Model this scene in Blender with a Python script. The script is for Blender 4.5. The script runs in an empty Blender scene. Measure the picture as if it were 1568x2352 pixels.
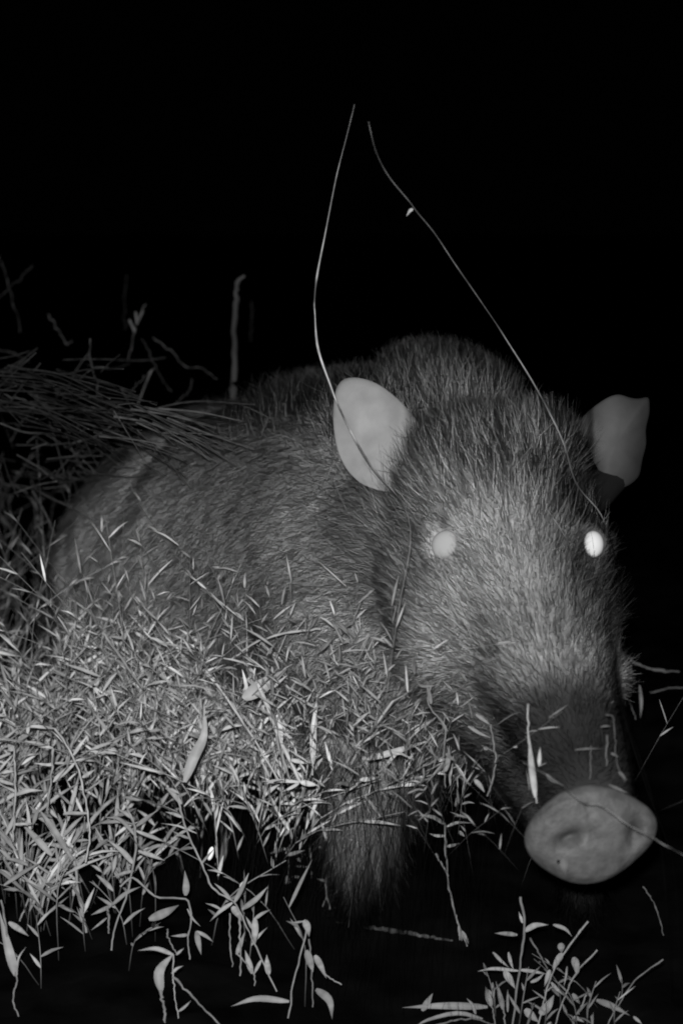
import bpy, math, random
import numpy as np
from mathutils import Vector, Matrix
from mathutils.bvhtree import BVHTree

R = np.random.RandomState(11)
random.seed(5)
S = bpy.context.scene
COL = S.collection

# ------------------------------------------------------------------ camera
CAM_H, PITCH, F = 0.70, math.radians(8.0), 4898.0     # F: focal length in units of a 1568 x 2352 frame
cam_d = bpy.data.cameras.new('camera')
cam = bpy.data.objects.new('camera', cam_d)
COL.objects.link(cam)
cam.location = (0, 0, CAM_H)
cam.rotation_euler = (math.pi / 2 - PITCH, 0, 0)
cam_d.sensor_fit = 'VERTICAL'
cam_d.sensor_height = 24.0
cam_d.lens = 24.0 * F / 2352.0
cam_d.clip_end = 200
cam_d.clip_start = 0.02
cam_d.dof.use_dof = True
cam_d.dof.focus_distance = 1.97
cam_d.dof.aperture_fstop = 4.0
S.camera = cam
# ------------------------------------------------------------------ night sky, infrared flash
W = bpy.data.worlds.new('World')
S.world = W
W.use_nodes = True
W.node_tree.nodes['Background'].inputs['Color'].default_value = (0.5, 0.5, 0.5, 1)
W.node_tree.nodes['Background'].inputs['Strength'].default_value = 0.0004
FLASH = 250.0
ld = bpy.data.lights.new('infrared_flash', 'POINT')
ld.energy = FLASH
ld.shadow_soft_size = 0.012
lo = bpy.data.objects.new('infrared_flash', ld)
COL.objects.link(lo)
lo.location = (-0.02, -0.02, CAM_H + 0.05)
S.view_settings.view_transform = 'Standard'
S.view_settings.look = 'None'
S.view_settings.exposure = 0
S.view_settings.gamma = 1
S.cycles.max_bounces = 4
S.cycles.diffuse_bounces = 2
S.cycles.pixel_filter_type = 'BLACKMAN_HARRIS'
S.cycles.filter_width = 1.9

CP, SP = math.cos(PITCH), math.sin(PITCH)


def P(u, v, d):
    """point at depth d (metres along the view axis) seen at frame position u, v"""
    x = (u - 784.0) / F * d
    y = -(v - 1176.0) / F * d
    return np.array([x, d * CP + y * SP, CAM_H - d * SP + y * CP])


def terrain(x, y):
    x = np.asarray(x, float); y = np.asarray(y, float)
    z = 0.012 * np.sin(7.1 * x + 1.3) * np.cos(5.3 * y) + 0.006 * np.sin(17 * x + 9 * y)
    bank = 1 / (1 + np.exp(-(y - 2.22 - .05 * np.sin(21 * x)) / 0.05)) / (1 + np.exp((x + 0.10) / 0.07))
    z = z + 0.02 * bank
    z = z + 0.02 * np.clip(y - 2.6, 0, 4) * 0.6
    return z


def ground_depth(u, v):
    lo_, hi = 1.2, 8.0
    for _ in range(40):
        m = (lo_ + hi) / 2
        p = P(u, v, m)
        if p[2] > terrain(p[0], p[1]):
            lo_ = m
        else:
            hi = m
    return (lo_ + hi) / 2


# ------------------------------------------------------------------ materials
def material(name, tone=0.2, rough=0.8, spec=0.15, attr=None, scale=30.0, amount=0.25, translucent=0.0, bump=0.0,
             stretch=None):
    m = bpy.data.materials.new(name)
    m.use_nodes = True
    nt = m.node_tree
    b = nt.nodes['Principled BSDF']
    b.inputs['Roughness'].default_value = rough
    b.inputs['Specular IOR Level'].default_value = spec
    tc = nt.nodes.new('ShaderNodeTexCoord')
    no = nt.nodes.new('ShaderNodeTexNoise')
    no.inputs['Scale'].default_value = scale
    no.inputs['Detail'].default_value = 5
    if stretch:
        mp = nt.nodes.new('ShaderNodeMapping')
        mp.inputs['Scale'].default_value = stretch
        nt.links.new(tc.outputs['Object'], mp.inputs['Vector'])
        nt.links.new(mp.outputs['Vector'], no.inputs['Vector'])
    else:
        nt.links.new(tc.outputs['Object'], no.inputs['Vector'])
    mr = nt.nodes.new('ShaderNodeMapRange')
    mr.inputs['From Min'].default_value = 0.3
    mr.inputs['From Max'].default_value = 0.7
    mr.inputs['To Min'].default_value = tone * (1 - amount)
    mr.inputs['To Max'].default_value = tone * (1 + amount)
    nt.links.new(no.outputs['Fac'], mr.inputs['Value'])
    out = mr.outputs['Result']
    if attr:
        at = nt.nodes.new('ShaderNodeAttribute')
        at.attribute_name = attr
        mu = nt.nodes.new('ShaderNodeMath')
        mu.operation = 'MULTIPLY'
        nt.links.new(out, mu.inputs[0])
        nt.links.new(at.outputs['Fac'], mu.inputs[1])
        out = mu.outputs[0]
    cb = nt.nodes.new('ShaderNodeCombineColor')
    for k in range(3):
        nt.links.new(out, cb.inputs[k])
    nt.links.new(cb.outputs[0], b.inputs['Base Color'])
    if bump:
        bu = nt.nodes.new('ShaderNodeBump')
        bu.inputs['Strength'].default_value = bump
        bu.inputs['Distance'].default_value = 0.004
        nt.links.new(no.outputs['Fac'], bu.inputs['Height'])
        nt.links.new(bu.outputs['Normal'], b.inputs['Normal'])
    if translucent:
        tr = nt.nodes.new('ShaderNodeBsdfTranslucent')
        mx = nt.nodes.new('ShaderNodeMixShader')
        mx.inputs[0].default_value = translucent
        nt.links.new(cb.outputs[0], tr.inputs['Color'])
        nt.links.new(b.outputs[0], mx.inputs[1])
        nt.links.new(tr.outputs[0], mx.inputs[2])
        nt.links.new(mx.outputs[0], nt.nodes['Material Output'].inputs['Surface'])
    return m


M_soil = material('wet_black_soil', 0.0035, 0.95, 0.0, scale=14, amount=0.6, bump=0.6)
M_skin = material('boar_hide', 1.0, 0.85, 0.1, attr='tone', scale=60, amount=0.15)
M_ear = material('boar_ear_skin', 0.21, 0.75, 0.2, attr='tone', scale=34, amount=0.2)
M_nose = material('boar_nose_skin', 0.053, 0.6, 0.25, attr='tone', scale=95, amount=0.30, bump=0.6)
M_fur = material('boar_bristles', 1.0, 0.8, 0.1, attr='tone', scale=18, amount=0.12, translucent=0.2)
M_eye = material('painted_eyeshine', 0.48, 0.9, 0.0, attr='tone', scale=50, amount=0.02)  # matte white, the flash eyeshine is put into its colour
M_grass = material('pale_grass', 0.42, 0.8, 0.03, attr='tone', scale=60, amount=0.25, translucent=0.12)
M_stem = material('grass_stem', 0.28, 0.8, 0.03, attr='tone', scale=80, amount=0.3)
M_dry = material('dry_stalk', 0.125, 0.85, 0.1, attr='tone', scale=60, amount=0.5)
M_bark = material('weathered_wood', 0.08, 0.9, 0.1, attr='tone', scale=70, amount=0.5, bump=0.8, stretch=(1, 1, .2))


# ------------------------------------------------------------------ mesh helpers
class MB:
    def __init__(s):
        s.v = []; s.f = []; s.t = []; s.n = 0

    def add(s, v, f, tone):
        v = np.asarray(v, float); f = np.asarray(f, int)
        s.v.append(v); s.f.append(f + s.n); s.n += len(v)
        s.t.append(np.broadcast_to(np.asarray(tone, float), (len(v),)).copy())

    def build(s, name, mats, parent=None, smooth=True):
        me = bpy.data.meshes.new(name)
        v = np.concatenate(s.v); t = np.concatenate(s.t)
        f4 = [a for a in s.f if a.shape[1] == 4]; f3 = [a for a in s.f if a.shape[1] == 3]
        q = np.concatenate(f4) if f4 else np.zeros((0, 4), int)
        tr = np.concatenate(f3) if f3 else np.zeros((0, 3), int)
        me.vertices.add(len(v)); me.vertices.foreach_set('co', v.ravel())
        nl = q.size + tr.size
        me.loops.add(nl); me.loops.foreach_set('vertex_index', np.concatenate([q.ravel(), tr.ravel()]))
        me.polygons.add(len(q) + len(tr))
        st = np.concatenate([np.arange(len(q)) * 4, q.size + np.arange(len(tr)) * 3])
        me.polygons.foreach_set('loop_start', st)
        me.update(calc_edges=True); me.validate()
        if smooth:
            me.polygons.foreach_set('use_smooth', np.ones(len(me.polygons), bool))
        a = me.attributes.new('tone', 'FLOAT', 'POINT'); a.data.foreach_set('value', t)
        for m in (mats if isinstance(mats, (list, tuple)) else [mats]):
            me.materials.append(m)
        o = bpy.data.objects.new(name, me); COL.objects.link(o)
        if parent is not None:
            o.parent = parent
        return o


def unit(a):
    a = np.asarray(a, float)
    return a / np.maximum(np.linalg.norm(a, axis=-1, keepdims=True), 1e-9)


def spline(pts, n):
    pts = np.asarray(pts, float)
    if len(pts) < 3:
        t = np.linspace(0, 1, n)[:, None]
        return pts[0] * (1 - t) + pts[-1] * t
    p = np.vstack([2 * pts[0] - pts[1], pts, 2 * pts[-1] - pts[-2]])
    out = []
    for t in np.linspace(0, len(pts) - 1 - 1e-6, n):
        i = int(t); f = t - i
        a, b, c, d = p[i], p[i + 1], p[i + 2], p[i + 3]
        out.append(0.5 * ((2 * b) + (-a + c) * f + (2 * a - 5 * b + 4 * c - d) * f * f + (-a + 3 * b - 3 * c + d) * f ** 3))
    return np.array(out)


def tube(mb, pts, rad, tone=1.0, sides=5):
    pts = np.asarray(pts, float); n = len(pts)
    rad = np.broadcast_to(np.asarray(rad, float), (n,))
    t = unit(np.gradient(pts, axis=0))
    ref = np.array([0.13, 0.91, 0.38])
    a = unit(np.cross(t, ref)); b = np.cross(t, a)
    an = np.arange(sides) * 2 * math.pi / sides
    v = pts[:, None] + rad[:, None, None] * (np.cos(an)[None, :, None] * a[:, None] + np.sin(an)[None, :, None] * b[:, None])
    v = v.reshape(-1, 3)
    i = np.arange(n - 1)[:, None] * sides; j = np.arange(sides)[None]
    j2 = (j + 1) % sides
    f = np.stack([i + j, i + j2, i + sides + j2, i + sides + j], -1).reshape(-1, 4)
    tone = np.broadcast_to(np.asarray(tone, float), (n,))
    mb.add(v, f, np.repeat(tone, sides))
    for e, s in ((0, 1), (n - 1, -1)):
        ring = e * sides + np.arange(sides)
        vv = np.vstack([v[ring], pts[e]])
        mb.add(vv, np.stack([np.arange(sides), np.roll(np.arange(sides), -s), np.full(sides, sides)], -1), tone[e])


def leaf(mb, pts, width, tone=1.0, side=None, fold=0.25, shape=None):
    """a lanceolate blade, three vertices across, folded along its midrib"""
    pts = np.asarray(pts, float); n = len(pts)
    s = np.linspace(0, 1, n)
    w = np.sin(np.pi * np.clip(0.04 + 0.96 * s, 0, 1) ** 0.68) ** 0.95 if shape is None else shape(s)
    w = np.maximum(w, 0.03) * width * 0.5
    t = unit(np.gradient(pts, axis=0))
    if side is None:
        view = unit(pts.mean(0) - np.array([0, 0, CAM_H]))
        side = unit(np.cross(t.mean(0), view)) + R.normal(0, .35, 3)
    sd = side - (t * side).sum(-1, keepdims=True) * t
    sd = unit(sd); nm = np.cross(t, sd)
    v = np.stack([pts - sd * w[:, None], pts + nm * (w * fold)[:, None], pts + sd * w[:, None]], 1).reshape(-1, 3)
    i = np.arange(n - 1)[:, None] * 3; j = np.arange(2)[None]
    f = np.stack([i + j, i + j + 1, i + j + 4, i + j + 3], -1).reshape(-1, 4)
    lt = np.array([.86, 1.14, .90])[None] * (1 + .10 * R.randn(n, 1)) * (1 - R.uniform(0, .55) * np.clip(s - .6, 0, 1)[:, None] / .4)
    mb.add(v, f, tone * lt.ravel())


def tag(o, label=None, cat=None, group=None, kind=None):
    if label: o['label'] = label
    if cat: o['category'] = cat
    if group: o['group'] = group
    if kind: o['kind'] = kind
    return o


def empty(name, loc):
    o = bpy.data.objects.new(name, None)
    o.location = loc
    o.empty_display_size = 0.05
    COL.objects.link(o)
    return o


# ------------------------------------------------------------------ ground
xs = np.concatenate([np.linspace(-40, -2, 20), np.linspace(-1.9, 1.9, 150), np.linspace(2, 40, 20)])
ys = np.concatenate([np.linspace(-3, 1.2, 12), np.linspace(1.25, 4.5, 130), np.linspace(4.8, 60, 24)])
X, Y = np.meshgrid(xs, ys)
Z = terrain(X, np.clip(Y, 0, 6.6))
Z = Z + R.normal(0, .0025, Z.shape)
g = MB()
nx, ny = len(xs), len(ys)
i = (np.arange(ny - 1)[:, None] * nx + np.arange(nx - 1)[None]).ravel()
g.add(np.stack([X, Y, Z], -1).reshape(-1, 3), np.stack([i, i + 1, i + nx + 1, i + nx], -1), 1.0)
tag(g.build('ground', M_soil), kind='structure')

# ------------------------------------------------------------------ wild boar
def ico(sub=3):
    import bmesh
    bm = bmesh.new(); bmesh.ops.create_icosphere(bm, subdivisions=sub, radius=1)
    v = np.array([x.co[:] for x in bm.verts]); f = np.array([[x.index for x in q.verts] for q in bm.faces])
    bm.free(); return v, f


IV, IF = ico()
flesh = MB()


def ball(c, r, ax=None):
    r = np.broadcast_to(np.asarray(r, float), (3,))
    v = IV * r
    if ax is not None:
        v = v @ np.asarray(ax)
    flesh.add(v + c, IF, 1)


def limb(a, b, ra, rb, n=None):
    a = np.asarray(a); b = np.asarray(b)
    L = np.linalg.norm(b - a)
    n = n or max(3, int(L / (min(ra, rb) * 0.28)) + 2)
    for t in np.linspace(0, 1, n):
        ball(a * (1 - t) + b * t, ra * (1 - t) + rb * t)


# trunk, from rump to shoulders
limb(P(425, 1325, 2.56), P(640, 1275, 2.37), 0.150, 0.173)
limb(P(640, 1275, 2.37), P(890, 1250, 2.17), 0.173, 0.160)
limb(P(890, 1270, 2.17), P(1010, 1120, 2.14), 0.155, 0.085)      # hump over the shoulders
limb(P(990, 1005, 2.17), P(1060, 1015, 2.12), 0.075, 0.062)
limb(P(890, 1400, 2.13), P(1010, 1510, 2.10), 0.135, 0.110)      # chest
limb(P(890, 1290, 2.14), P(1120, 1260, 1.99), 0.130, 0.095)      # neck
# head
limb(P(1105, 1180, 1.97), P(1160, 1240, 1.92), 0.082, 0.068)
limb(P(1080, 1130, 1.98), P(1210, 1100, 1.95), 0.060, 0.050)     # crown of the skull
limb(P(1000, 1330, 1.95), P(1040, 1480, 1.90), 0.050, 0.050)     # near cheek
limb(P(1240, 1440, 1.93), P(1330, 1520, 1.90), 0.050, 0.026)     # far cheek
limb(P(1120, 1400, 1.94), P(1240, 1400, 1.91), 0.078, 0.068)
limb(P(1260, 1250, 1.90), P(1350, 1255, 1.900), 0.040, 0.022)    # far brow
limb(P(1050, 1480, 1.91), P(1230, 1510, 1.85), 0.045, 0.045)    # beard line across the cheeks
limb(P(1230, 1510, 1.85), P(1330, 1530, 1.90), 0.045, 0.026)
limb(P(1070, 1380, 1.90), P(1140, 1500, 1.87), 0.050, 0.045)
limb(P(1330, 1530, 1.90), P(1385, 1556, 1.885), 0.032, 0.024)
limb(P(1330, 1330, 1.90), P(1350, 1430, 1.89), 0.026, 0.020)
limb(P(1030, 1255, 1.915), P(1120, 1210, 1.900), 0.030, 0.032)   # near brow
limb(P(1175, 1290, 1.905), P(1235, 1480, 1.86), 0.062, 0.062)     # bridge of the nose
limb(P(1235, 1480, 1.86), P(1345, 1800, 1.72), 0.062, 0.038)     # muzzle
limb(P(1345, 1800, 1.72), P(1358, 1900, 1.705), 0.038, 0.034)
limb(P(1130, 1560, 1.93), P(1290, 1870, 1.745), 0.058, 0.028)     # lower jaw
# legs
def leg(pts, rr):
    for a, b, ra, rb in zip(pts[:-1], pts[1:], rr[:-1], rr[1:]):
        limb(a, b, ra, rb)
leg([P(860, 1580, 2.17), P(862, 1760, 2.12), P(838, 1890, 2.10), P(828, 1990, 2.10), P(826, 2020, 2.10)], [0.085, 0.054, 0.042, 0.033, .027])
leg([P(870, 1690, 2.14), P(955, 1775, 2.14), P(880, 1890, 2.12)], [0.05, 0.028, 0.018])
leg([P(828, 2010, 2.10), P(822, 2050, 2.09), P(818, 2078, 2.085)], [0.0165, 0.021, 0.019])
leg([P(1080, 1600, 2.16), P(1230, 1740, 2.14), P(1300, 1880, 2.13), P(1330, 2000, 2.12)], [0.07, 0.042, 0.028, 0.022])
leg([P(1330, 2000, 2.12), P(1335, 2048, 2.12)], [0.022, 0.025])
leg([P(430, 1450, 2.50), P(400, 1600, 2.50), P(470, 1700, 2.52), P(440, 1800, 2.50)], [0.11, 0.06, 0.03, 0.022])
leg([P(560, 1450, 2.62), P(560, 1600, 2.64), P(610, 1680, 2.66), P(590, 1760, 2.62)], [0.09, 0.05, 0.028, 0.022])
limb(P(345, 1300, 2.56), P(345, 1490, 2.55), 0.115, 0.105)        # haunch
limb(P(420, 1260, 2.52), P(530, 1225, 2.45), 0.135, 0.150)        # loin
# tail
leg([P(330, 1250, 2.66), P(290, 1330, 2.72), P(300, 1450, 2.74)], [0.02, 0.012, 0.008])

tmp = flesh.build('flesh', M_skin)
rm = tmp.modifiers.new('r', 'REMESH'); rm.mode = 'VOXEL'; rm.voxel_size = 0.0045
sm = tmp.modifiers.new('s', 'SMOOTH'); sm.factor = 0.5; sm.iterations = 34
dg = bpy.context.evaluated_depsgraph_get()
em = tmp.evaluated_get(dg).to_mesh()
BV = np.empty(len(em.vertices) * 3); em.vertices.foreach_get('co', BV); BV = BV.reshape(-1, 3)
em.calc_loop_triangles()
BT = np.empty(len(em.loop_triangles) * 3, int); em.loop_triangles.foreach_get('vertices', BT); BT = BT.reshape(-1, 3)
tmp.evaluated_get(dg).to_mesh_clear()
bpy.data.objects.remove(tmp)


def vnormals(V, T):
    fn = np.cross(V[T[:, 1]] - V[T[:, 0]], V[T[:, 2]] - V[T[:, 0]])
    n = np.zeros_like(V)
    for k in range(3):
        np.add.at(n, T[:, k], fn)
    return unit(n)


BN = vnormals(BV, BT)
CAMP = np.array([0, 0, CAM_H])


def hit(u, v, V=None):
    d = unit(P(u, v, 1.0) - CAMP)
    r = TREE.ray_cast(Vector(CAMP), Vector(d))
    return np.array(r[0]), np.array(r[1])


TREE = BVHTree.FromPolygons(BV.tolist(), BT.tolist())
eyes = []
for (u, v, rr) in ((1021, 1252, .0155), (1366, 1250, .0150)):
    p, n = hit(u, v)
    eyes.append((p, n, rr))
# eye sockets: press the hide in around each eye, raise the lids above it
for p, n, rr in eyes:
    d = np.linalg.norm(BV - p, axis=1)
    BV -= n * (0.006 * np.exp(-(d / 0.013) ** 2))[:, None]
    q = p + np.array([0, 0, 0.021])
    d = np.linalg.norm(BV - q, axis=1)
    BV += n * (0.004 * np.exp(-(d / 0.008) ** 2))[:, None]
    q = p - np.array([0, 0, 0.021])
    d = np.linalg.norm(BV - q, axis=1)
    BV += n * (0.004 * np.exp(-(d / 0.009) ** 2))[:, None]
BN = vnormals(BV, BT)

# coat colour: light cheeks and forehead, dark muzzle, dark far side of the head; shadow of head and ear painted on the neck
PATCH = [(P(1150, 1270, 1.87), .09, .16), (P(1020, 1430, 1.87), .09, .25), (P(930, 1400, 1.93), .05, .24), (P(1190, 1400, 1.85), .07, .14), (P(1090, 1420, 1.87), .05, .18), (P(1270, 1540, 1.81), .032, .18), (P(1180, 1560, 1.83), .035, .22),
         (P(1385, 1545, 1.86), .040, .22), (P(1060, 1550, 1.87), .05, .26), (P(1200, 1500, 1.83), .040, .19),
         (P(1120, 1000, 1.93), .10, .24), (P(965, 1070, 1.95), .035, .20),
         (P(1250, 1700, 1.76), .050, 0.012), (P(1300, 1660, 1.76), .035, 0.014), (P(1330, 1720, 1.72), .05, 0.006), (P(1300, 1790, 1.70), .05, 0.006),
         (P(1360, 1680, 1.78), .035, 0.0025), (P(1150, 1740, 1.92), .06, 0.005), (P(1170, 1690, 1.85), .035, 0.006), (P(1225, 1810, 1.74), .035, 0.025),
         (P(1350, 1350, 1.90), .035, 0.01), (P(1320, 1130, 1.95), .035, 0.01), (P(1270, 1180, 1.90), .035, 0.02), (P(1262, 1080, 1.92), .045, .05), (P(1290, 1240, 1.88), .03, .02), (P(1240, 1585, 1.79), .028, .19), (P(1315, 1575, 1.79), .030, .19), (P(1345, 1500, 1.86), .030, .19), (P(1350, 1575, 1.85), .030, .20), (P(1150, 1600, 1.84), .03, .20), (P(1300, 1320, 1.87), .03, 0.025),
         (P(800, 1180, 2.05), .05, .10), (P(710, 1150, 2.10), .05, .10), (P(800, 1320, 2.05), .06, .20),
         (P(350, 1270, 2.40), .13, .42), (P(200, 1280, 2.5), .10, .42), (P(310, 1080, 2.45), .10, .20), (P(450, 1000, 2.4), .12, .18), (P(560, 950, 2.4), .10, .18), (P(600, 1250, 2.2), .15, .20), (P(430, 1500, 2.4), .15, .45),  # paler rump patches, haze painted into the coat
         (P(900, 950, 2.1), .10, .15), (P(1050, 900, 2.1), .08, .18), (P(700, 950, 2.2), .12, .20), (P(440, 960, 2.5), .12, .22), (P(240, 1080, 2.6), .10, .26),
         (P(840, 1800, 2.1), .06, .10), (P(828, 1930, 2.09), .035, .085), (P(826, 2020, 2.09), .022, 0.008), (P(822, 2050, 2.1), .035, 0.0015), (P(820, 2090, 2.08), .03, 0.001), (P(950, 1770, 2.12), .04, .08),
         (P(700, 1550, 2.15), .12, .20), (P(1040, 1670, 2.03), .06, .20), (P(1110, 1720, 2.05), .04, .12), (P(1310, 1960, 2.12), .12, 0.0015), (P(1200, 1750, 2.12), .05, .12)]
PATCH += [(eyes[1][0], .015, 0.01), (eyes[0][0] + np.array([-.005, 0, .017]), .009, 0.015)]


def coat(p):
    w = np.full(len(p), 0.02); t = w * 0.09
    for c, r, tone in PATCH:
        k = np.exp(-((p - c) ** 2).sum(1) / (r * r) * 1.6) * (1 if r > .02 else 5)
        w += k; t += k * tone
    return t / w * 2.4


body = MB()
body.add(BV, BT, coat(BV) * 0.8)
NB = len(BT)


# ears: cupped shells with thickness, grown out of the hide
def ear(outline, depth_fn, centre, cup, thick, tone_fn, n=72, rings=16):
    o = np.array(outline, float)
    o = np.vstack([o, o[:1]])
    seg = np.concatenate([[0], np.cumsum(np.linalg.norm(np.diff(o, axis=0), axis=1))])
    # smooth closed outline
    q = np.linspace(0, seg[-1], n, endpoint=False)
    pu = np.interp(q, seg, o[:, 0]); pv = np.interp(q, seg, o[:, 1])
    for _ in range(2):
        pu = .25 * np.roll(pu, 1) + .5 * pu + .25 * np.roll(pu, -1)
        pv = .25 * np.roll(pv, 1) + .5 * pv + .25 * np.roll(pv, -1)
    cu, cv = centre
    front, back, tn = [], [], []
    for k in range(rings + 1):
        s = k / rings
        for a, b in zip(pu, pv):
            uu = cu + (a - cu) * s; vv = cv + (b - cv) * s
            d = depth_fn(uu, vv) + cup * (1 - s * s)
            d2 = d + thick * (1 - 0.8 * s ** 4)
            front.append(P(uu, vv, d - .25 * thick * (1 - s ** 4)))
            back.append(P(uu, vv, d2)); tn.append(tone_fn(uu, vv, s))
    V = np.vstack([front, back]); m = len(front)
    Fc = []
    for k in range(rings):
        for j in range(n):
            a, b = k * n + j, k * n + (j + 1) % n
            Fc.append([a, b, b + n, a + n]); Fc.append([m + a, m + a + n, m + b + n, m + b])
    for j in range(n):
        a, b = rings * n + j, rings * n + (j + 1) % n
        Fc.append([a, b, m + b, m + a])
    return V, np.array(Fc), np.array(tn + tn)


near_ear = [(790, 868), (815, 866), (850, 873), (880, 889), (912, 915), (942, 945), (968, 985), (990, 1020), (1000, 1060),
            (985, 1110), (950, 1140), (910, 1134), (870, 1127), (828, 1112), (796, 1080), (776, 1040), (767, 995), (764, 950),
            (768, 905), (776, 880)]
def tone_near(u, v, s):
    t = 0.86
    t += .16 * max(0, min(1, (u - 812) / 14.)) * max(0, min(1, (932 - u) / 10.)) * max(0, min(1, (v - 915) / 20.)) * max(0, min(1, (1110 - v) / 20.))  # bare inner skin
    t *= 1 - 0.40 * max(0.0, min(1.0, (u - 928) / 12.0)) + .22 * max(0.0, min(1.0, (u - 945) / 30.0))  # shadow line of the ear fold painted into the tone
    return t * (1 - .30 * max(0, s - .9) * 10 * (v < 960))  # shading of the top rim painted in as well
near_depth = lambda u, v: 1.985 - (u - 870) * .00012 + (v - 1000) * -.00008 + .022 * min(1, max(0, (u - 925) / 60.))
far_depth = lambda u, v: 2.02 + (u - 1400) * .00018 + .02 * min(1, max(0, (1362 - u) / 14.))
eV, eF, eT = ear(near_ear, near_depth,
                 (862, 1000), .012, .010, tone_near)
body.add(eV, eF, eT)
NE1 = len(eF)
far_ear = [(1320, 985), (1338, 955), (1368, 930), (1395, 912), (1420, 904), (1448, 915), (1470, 917), (1490, 908), (1491, 950),
           (1481, 985), (1484, 1020), (1474, 1055), (1468, 1095), (1440, 1118), (1405, 1124), (1382, 1112), (1374, 1078),
           (1356, 1052), (1352, 1018), (1330, 1005)]
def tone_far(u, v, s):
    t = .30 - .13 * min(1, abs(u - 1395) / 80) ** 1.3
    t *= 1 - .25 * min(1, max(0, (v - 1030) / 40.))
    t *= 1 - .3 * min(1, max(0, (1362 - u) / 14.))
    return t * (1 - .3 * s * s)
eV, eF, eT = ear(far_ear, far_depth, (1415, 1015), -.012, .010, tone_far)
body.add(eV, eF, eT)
NE2 = len(eF)
# root of the far ear, dark fur
flesh2 = MB(); a, b = P(1270, 1150, 1.98), P(1412, 1095, 2.035)
tube(flesh2, spline([a, (a + b) / 2 + [0, 0, -.008], b], 8), np.linspace(.030, .014, 8), sides=14)
body.add(np.concatenate(flesh2.v), flesh2.f[0], .008)
NR = len(flesh2.f[0])

# snout disc with two nostrils
nc = P(1357, 1922, 1.645)
nn = unit(np.array([0.10, -1.0, -0.02]))              # facing the camera, a little to its right
nx_ = unit(np.cross(nn, [0, 0, 1])) * -1
nx_ = unit(nx_ + np.array([0, 0, .10]))
nz_ = np.cross(nn, nx_) * 1
if nz_[2] < 0: nz_ = -nz_
NRI, NSE = 34, 72
V = []; T = []
RX, RZ = .0505, .0375
for k in range(NRI + 12):
    for j in range(NSE):
        an = 2 * math.pi * j / NSE
        sq = 1 + .035 * math.cos(4 * an) + .05 * math.sin(an) * (math.sin(an) > 0) + .02 * math.sin(3 * an + 1)
        if k <= NRI:
            s = k / NRI
            x, z = RX * s * math.cos(an) * sq, RZ * s * math.sin(an) * sq
            dep = -.005 * (1 - s * s) + .004 * max(0, s - .8) / .2 * max(0, s - .8) / .2      # rim rolls back
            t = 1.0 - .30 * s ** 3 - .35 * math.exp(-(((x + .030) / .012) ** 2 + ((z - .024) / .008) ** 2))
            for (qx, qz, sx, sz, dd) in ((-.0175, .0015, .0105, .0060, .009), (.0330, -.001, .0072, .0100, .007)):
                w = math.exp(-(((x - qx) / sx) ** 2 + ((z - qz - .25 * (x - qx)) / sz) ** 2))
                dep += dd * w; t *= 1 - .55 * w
            w = math.exp(-((x - .0) / .0025) ** 2) * math.exp(-((z - .02) / .02) ** 2)
            dep += .0012 * w
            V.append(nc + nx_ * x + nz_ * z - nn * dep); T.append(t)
        else:
            s = (k - NRI) / 11.0
            sh = 1 - .34 * s ** .8
            x, z = RX * math.cos(an) * sq * sh, RZ * math.sin(an) * sq * sh
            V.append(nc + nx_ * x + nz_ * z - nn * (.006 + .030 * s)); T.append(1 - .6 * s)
V = np.array(V); kk = NRI + 12
i = np.arange(kk - 1)[:, None] * NSE; j = np.arange(NSE)[None]; j2 = (j + 1) % NSE
f = np.stack([i + j, i + j2, i + NSE + j2, i + NSE + j], -1).reshape(-1, 4)
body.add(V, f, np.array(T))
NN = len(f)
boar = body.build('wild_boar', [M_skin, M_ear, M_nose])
tag(boar, 'grey bristly wild boar with pale ears and painted eyeshine standing in the grass', 'boar')
# quads come first in the mesh: ears, ear root, snout; then the triangles of the hide
mi = np.zeros(len(boar.data.polygons), int)
mi[:NE1 + NE2] = 1
mi[NE1 + NE2 + NR:NE1 + NE2 + NR + NN] = 2
boar.data.polygons.foreach_set('material_index', mi)

for p, n, rr in eyes:
    e = MB()
    v, f = ico(4)
    c = p - n * 0.003 - unit(p - CAMP) * 0.001
    e.add(v * rr * (np.array([.90, .55, .90]) if p[0] < .12 else np.array([.62, .62, .80])) + c, f, .55 if p[0] < .12 else 1.0)
    o = e.build('eye', M_eye, boar)
    o['label'] = 'round eye with its flash shine painted white'

M_mud = material('mud_speck', .004, .9, 0, amount=.2)
for (x, z, r_) in ((-.0275, -.0155, .0016), (-.0215, -.0195, .0015), (-.0215, -.0235, .0010)):
    e = MB(); v, f = ico(2); e.add(v * [r_, r_ * .5, r_] + nc + nx_ * x + nz_ * z + nn * .0022, f, 1)
    o = e.build('mud_speck', M_mud, boar)
e = MB(); leaf(e, spline([nc + nx_ * -.0235 + nz_ * -.012 + nn * .002, nc + nx_ * -.0235 + nz_ * -.020 + nn * .004, nc + nx_ * -.0225 + nz_ * -.029 + nn * .0015], 8), .0065, .33, side=nx_, fold=.2)
e.build('mud_smear', M_ear, boar)
# ------------------------------------------------------------------ fur
HEAD_C = P(1160, 1290, 1.92)
WITH = P(980, 1100, 2.13); RUMP = P(420, 1300, 2.58)
back_dir = unit(RUMP - WITH)
MZ0, MZ1 = P(1200, 1340, 1.80), P(1350, 1850, 1.64)
muz = unit(MZ1 - MZ0)


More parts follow.
